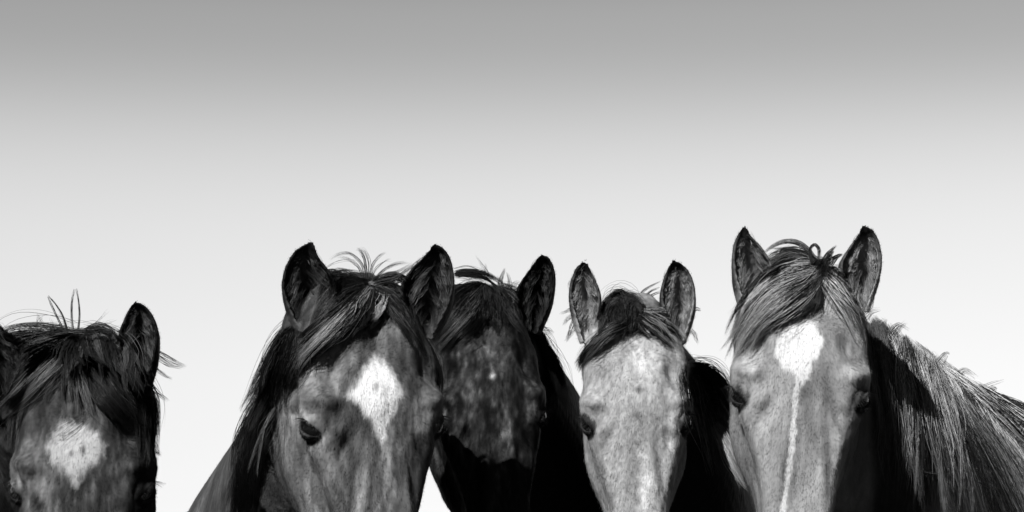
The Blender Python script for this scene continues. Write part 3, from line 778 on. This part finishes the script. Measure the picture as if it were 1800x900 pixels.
# ---- fourth horse: pale, black forelock
EARS_D = [
 dict(o=[(1020,605),(1004,555),(1000,512),(1008,480),(1018,464),(1030,456)], i=[(1040,600),(1056,555),(1057,520),(1047,492),(1038,472),(1032,457)], D=4.70, hair=(.2,.5)),
 dict(o=[(1206,605),(1223,555),(1223,512),(1214,482),(1200,464),(1184,456)], i=[(1184,600),(1164,555),(1160,522),(1165,495),(1173,472),(1181,457)], D=4.70, hair=(.22,.5)),
]
def coat_d(px, py, lc, co):
    v = .29 * np.exp(.7 * streak(lc, 34, .6) + 1.1 * streak(lc, 190, .7, 3, 4))
    f = frontmask(lc)
    w = marks(v, px, py, [(1108,640,22,18,-20,1.25),(1135,860,12,60,0,1.7),(1130,690,20,70,0,1.15),(1190,715,22,8,-25,1.25),(1095,705,10,60,0,.85),(1150,800,9,80,0,.72),(1172,760,10,50,0,.85),
                          (1185,800,10,60,8,1.3),(1060,800,10,70,-6,.8),(1075,640,28,34,0,.92),(1196,645,5,14,0,.4),(1020,680,8,14,0,.4),(1218,690,8,10,0,.3),(1118,728,10,5,-20,.55),(1090,610,9,12,30,.6),(1095,532,50,38,0,.03),(1150,560,40,24,20,.3)], lc)
    w = w * (1 - .85 * ell(px, py, 1123, 685, 7, 8))
    v = mix(v, w, f)
    v = ear_dark(v, px, py, EARS_D, .06, .03, 7)
    # shade painted into the coat: neck and trunk go almost black
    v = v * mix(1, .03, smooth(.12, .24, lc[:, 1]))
    return np.clip(v, .004, .8)
def groom_d(G):
    L = G.lock; F = G.fan; dk = (.004, .022); VD = [(6, (.004, .016)), (1, (.03, .10))]
    F("forelock", [(1100,560),(1085,532),(1068,536),(1056,570),(1050,600)], [(1112,560),(1100,522),(1085,518),(1066,545),(1052,590)], 30, 34, VD, width=6, lift=14, lenj=.2, bow=3, jit=3)
    F("forelock", [(1100,560),(1092,530),(1095,520),(1110,530),(1125,560)], [(1108,570),(1110,545),(1118,535),(1128,545),(1132,565)], 24, 34, VD, width=6, lift=14, lenj=.2, bow=3, jit=3)
    F("forelock", [(1075,530),(1072,550),(1075,570),(1080,588)], [(1122,530),(1120,550),(1112,570),(1105,588)], 26, 30, [(1, (.004,.014))], width=7, lift=10, lenj=.3, bow=3)
    F("forelock", [(1118,560),(1085,572),(1050,596),(1025,625),(1012,655)], [(1118,566),(1090,580),(1058,600),(1032,626),(1012,658)], 26, 30, VD, width=4, lift=16, lenj=.15, bow=3, jit=3)
    F("forelock", [(1085,570),(1058,588),(1033,612),(1018,640)], [(1088,576),(1062,594),(1036,618),(1020,645)], 5, 24, [(1, (.06, .2))], width=4, lift=20, lenj=.1, bow=2)
    F("forelock", [(1110,560),(1104,580),(1098,596)], [(1124,560),(1120,580),(1112,598)], 10, 14, VD, width=4, lift=14, lenj=.4)
    F("forelock", [(1118,560),(1140,575),(1165,598),(1185,604)], [(1125,548),(1160,556),(1190,578),(1212,606)], 20, 20, [(3, (.004, .02)), (2, (.08, .3))], width=4, lift=14, lenj=.4)
    for g in ([(1112,545),(1130,512),(1165,492)],[(1115,545),(1140,515),(1160,505)],[(1118,545),(1145,520),(1166,512)]):
        L("forelock", g, 12, 4, 2, (.02,.10), dep=4.76, lift=6, wave=1, w=.45, rootvar=.03)
    for g in ([(1012,545),(1000,545),(984,553)],[(1012,552),(998,560),(987,572)],[(1014,572),(1004,585),(994,602)],[(1012,560),(1003,580),(1000,600)],[(1214,540),(1226,543),(1232,542)],[(1213,580),(1222,590),(1227,606)]):
        L("mane", g, 9, 5, 3, dk, dep=4.75, lift=8, wave=2, w=.4)
    # mane lying over the arched crest on the right
    F("mane", [(1205,650),(1236,652),(1268,682),(1295,730),(1312,800)], [(1210,650),(1228,690),(1240,760),(1255,850)], 60, 40, [(12, (.004, .016)), (1, (.1, .35))], width=9, lift=14, lenj=.3)
    F("mane", [(1255,745),(1285,805),(1316,868)], [(1264,745),(1294,800),(1324,860)], 8, 26, [(1, (.2, .5))], width=4, lift=6, dep=[4.86,4.84,4.84], lenj=.2, bow=2)  # pale strands added to stand for a patch of light on the neck

# ---- right horse: light chestnut, blaze, long windblown mane
EARS_E = [
 dict(o=[(1306,560),(1291,510),(1287,470),(1288,438),(1295,414),(1308,394)], i=[(1338,550),(1357,500),(1360,470),(1342,438),(1322,415),(1311,395)], D=4.36, hair=(.2,.5)),
 dict(o=[(1530,550),(1548,500),(1552,458),(1546,425),(1536,405),(1518,393)], i=[(1500,545),(1478,500),(1476,466),(1492,436),(1507,414),(1515,395)], D=4.36, hair=(.25,.6)),
]
def coat_e(px, py, lc, co):
    v = .23 * np.exp(1.4 * streak(lc, 36, .22) + .5 * streak(lc, 130, .12, 3, 4))
    f = frontmask(lc)
    w = marks(v, px, py, [(1320,660,26,20,0,1.25),(1500,668,26,16,-15,1.25),(1340,760,14,80,-5,1.15),(1460,700,12,60,-8,.72),(1428,800,10,90,0,.85),(1370,700,10,50,0,.85),(1445,830,10,60,0,1.3),
                          (1310,760,8,70,-6,1.3),(1360,840,10,60,0,.8),(1498,618,5,14,0,.5),(1415,560,30,16,0,.7),(1520,760,20,60,10,.45),(1440,650,14,50,-10,.8),(1297,688,12,14,0,.3),(1512,690,22,12,-25,.4)], lc)  # dark beside the nose and down the right cheek is painted shade
    w = star(w, px, py, lc, [(1388,566),(1412,560),(1436,568),(1446,598),(1442,622),(1428,640),(1425,668),(1408,678),(1398,660),(1378,645),(1366,625),(1366,602),(1376,582)], .58, 4, 9)
    w = star(w, px, py, lc, [(1397,662),(1406,664),(1400,730),(1396,790),(1388,850),(1380,905),(1366,1000),(1360,1000),(1370,905),(1380,840),(1389,780),(1393,730)], .55, 2, 7)
    v = mix(v, w, f)
    v = ear_dark(v, px, py, EARS_E, .14, .08, 8)
    v = v * mix(1, .8, smooth(.12, .24, lc[:, 1])) * mix(1, .1, smooth(1515, 1545, px) * smooth(1680, 1610, px) * smooth(560, 620, py) * smooth(.12, .2, lc[:, 1]))  # head's shadow painted black on the neck behind the cheek
    return np.clip(v, .004, .8)
def groom_e(G):
    L = G.lock; F = G.fan; lt = (.14, .42); dk = (.006, .05); md = (.05, .26)
    V = [(5, (.008, .035)), (3, (.12, .26)), (6, (.36, .62))]
    F("forelock", [(1438,468),(1395,466),(1340,495),(1305,545),(1282,605)], [(1440,478),(1412,518),(1370,550),(1325,588),(1284,655)], 80, 40, V, width=5, lift=22, lenj=.42, bow=10, jit=8)
    F("forelock", [(1440,472),(1400,478),(1355,510),(1330,540)], [(1440,475),(1410,500),(1370,520),(1340,550)], 12, 34, [(1, (.006, .04))], width=5, lift=24, lenj=.2)
    F("forelock", [(1436,475),(1420,505),(1400,530),(1372,556)], [(1440,478),(1432,510),(1424,535),(1408,556)], 24, 34, [(3, (.008, .05)), (1, (.1, .25))], width=5, lift=20, lenj=.3)
    F("forelock", [(1445,482),(1468,515),(1495,550),(1518,605)], [(1450,475),(1480,495),(1508,530),(1528,580)], 44, 34, V, width=5, lift=16, lenj=.25, bow=4)
    F("forelock", [(1452,470),(1470,470),(1485,485),(1492,500)], [(1455,485),(1475,500),(1495,515),(1508,535)], 18, 30, [(3, (.008, .04)), (1, (.15, .35))], width=5, lift=12, lenj=.4)
    F("forelock", [(1450,462),(1436,478),(1425,498)], [(1462,470),(1455,485),(1445,500)], 12, 34, [(1, (.006, .03))], width=6, lift=18, lenj=.3)
    F("forelock", [(1440,466),(1415,440),(1380,434),(1348,448),(1330,470)], [(1440,470),(1415,462),(1385,466),(1350,485),(1332,510)], 22, 26, [(3, (.008, .05)), (2, (.1, .3))], width=4, dep=4.41, lift=10, lenj=.35, bow=6, jit=5)
    L("forelock", [(1428,464),(1424,440),(1432,430),(1440,440),(1438,464)], 22, 3, 3, dk, dep=4.38, lift=4, wave=1, lenvar=.03, rootvar=.02)
    for g in ([(1446,470),(1455,448),(1472,431)],[(1450,470),(1458,452),(1466,440)],[(1455,467),(1470,452),(1482,447)]):
        L("forelock", g, 26, 8, 2, dk, dep=4.39, lift=6, wave=1)
    # crest tufts
    r = np.random.RandomState(4)
    cr_ = crom(np.array([(1528,548),(1585,576),(1640,610),(1692,648),(1740,684),(1800,732),(1860,776)]), 60)
    for k in r.choice(60, 22):
        x, y = cr_[k] + r.normal(0, 4, 2); big = r.uniform(.5, 1.5) * (1 if k < 38 else .5)
        L("mane", [(x - 14, y + 22), (x + 2, y + 3), (x + r.uniform(10, 34) * big, y + r.uniform(-8, 14) * big)], 14, 10, 4, dk if r.rand() < .75 else md, lift=12, wave=1, w=.42, lenvar=.5)
    # locks from the crest: the nearer to the head the steeper they hang, farther back they stream to the right
    C = crom(np.array([(1530,552),(1585,586),(1640,622),(1695,660),(1750,700),(1810,745)]), 100)
    VM = [(5, (.008, .05)), (3, (.14, .3)), (7, (.5, .85))]
    w_ = np.array([v[0] for v in VM], float); w_ /= w_.sum()
    for k in range(430):
        t = r.rand(); p = C[int(t * 99)] + np.array([r.normal(0, 4), abs(r.normal(0, 12))])
        ang = np.interp(t, [0, .25, .5, .75, 1], [74, 68, 55, 47, 44]) + r.normal(0, 8)
        Ln = np.interp(t, [0, .3, .6, 1], [230, 340, 400, 360]) * r.uniform(.6, 1.2)
        cur = float(np.clip(r.normal(8, 10), -14, 16))
        pts = [p]; a = ang - cur
        for q in range(5):
            a += cur * .4 + r.normal(0, 2)
            pts.append(pts[-1] + Ln / 5 * np.array([math.cos(rad(a)), math.sin(rad(a))]))
        v = VM[r.choice(3, p=w_)][1]; m = r.uniform(*v); ww = r.uniform(4, 10)
        if p[0] < 1560: m = min(m, .12)
        L("mane", pts, int(r.uniform(20, 46)), ww * .8, ww * .8, (m * .35, m * 1.5), bulge=ww * .4, lift=r.uniform(8, 46), wave=6, w=.46, lenvar=.5, rootvar=.2, clump=.2, freq=1.6)
    F("mane", [(1585,590),(1600,690),(1606,790),(1602,920)], [(1640,630),(1665,720),(1690,810),(1720,930)], 44, 26, [(4, (.01, .06)), (5, (.35, .6))], width=5, lift=46, w=.5, lenj=.5, bow=12, jit=9)
    for k in range(60):
        x = r.uniform(1590, 1800); y = 620 + (x - 1590) * .6 + r.uniform(0, 150); a = rad(r.uniform(35, 80)); q = r.uniform(60, 140); b = r.normal(0, 14)
        L("mane", [(x, y), (x + q * .5 * math.cos(a) - b, y + q * .5 * math.sin(a) + b), (x + q * math.cos(a), y + q * math.sin(a))], 5, 4, 4, V[r.randint(0, 2)][1], lift=40, wave=3, w=.38)

HORSES = [
 dict(seed=1, eartop=585, label="dark bay horse at the far left with a whorled white star and shaggy black forelock", org=(134,852), D=4.35, rot=(3,-8,0), scale=1.1, wx=1.05,
      ears=EARS_A, coat=coat_a, groom=groom_a, whorl=(138,790), haircol=.012, box=(-80,480,400,960), nfur=80000,
      neck=[(100,725,4.52,.125,.11),(95,810,4.64,.11,.13),(60,900,4.82,.12,.18),(0,1010,5.05,.15,.24)], withers=(-1.22,.95), heading=-12),
 dict(seed=2, eartop=560, label="bay horse with a large white diamond star and its dark mane falling at the left", org=(634,738), D=4.3, rot=(26,-8,-3), scale=1.08, wx=1.13,
      ears=EARS_B, coat=coat_b, groom=groom_b, whorl=(662,690), haircol=.012, box=(320,390,860,960), nfur=100000,
      neck=[(600,625,4.48,.07,.09),(566,710,4.62,.085,.12),(532,795,4.77,.11,.16),(504,890,4.94,.135,.20),(450,1010,5.15,.16,.24)], withers=(-.64,.92), heading=-6),
 dict(seed=3, eartop=560, label="black horse standing half hidden behind the two in front, tiny white fleck on its forehead", org=(851,728), D=4.74, rot=(14,-8,-6), scale=1.06, wx=.96,
      ears=EARS_C, coat=coat_c, groom=groom_c, whorl=(866,690), haircol=.006, box=(700,420,1100,960), nfur=80000,
      neck=[(880,620,4.95,.065,.08),(915,700,5.06,.095,.115),(945,800,5.22,.125,.16),(955,900,5.38,.145,.21),(920,1010,5.58,.16,.25)], withers=(-.06,1.3), heading=0),
 dict(seed=4, eartop=560, label="pale horse with round black forelock, dark rimmed ears and a dark forehead spot", org=(1121,735), D=4.62, rot=(0,-8,-1), scale=.97, wx=.97,
      ears=EARS_D, coat=coat_d, groom=groom_d, whorl=(1123,685), haircol=.006, box=(960,430,1360,960), nfur=90000,
      neck=[(1128,620,4.76,.06,.08),(1172,705,4.90,.085,.10),(1206,790,5.04,.10,.14),(1225,875,5.18,.115,.18),(1240,1000,5.42,.15,.24)], withers=(.50,1.15), heading=6),
 dict(seed=5, eartop=540, label="light chestnut horse at the right with white star, thin stripe and long windblown mane", org=(1413,688), D=4.3, rot=(-1,-8,2.5), wx=1.10,
      ears=EARS_E, coat=coat_e, groom=groom_e, whorl=(1408,620), haircol=.2, box=(1240,370,1900,960), nfur=110000,
      neck=[(1425,600,4.46,.08,.10),(1459,664,4.52,.08,.145),(1525,756,4.60,.08,.195),(1610,852,4.73,.09,.23),(1691,930,4.96,.105,.255),(1800,1040,5.22,.14,.28)], withers=(1.22,1.0), heading=32),
]


for k, H in enumerate(HORSES):

    make_horse(H)
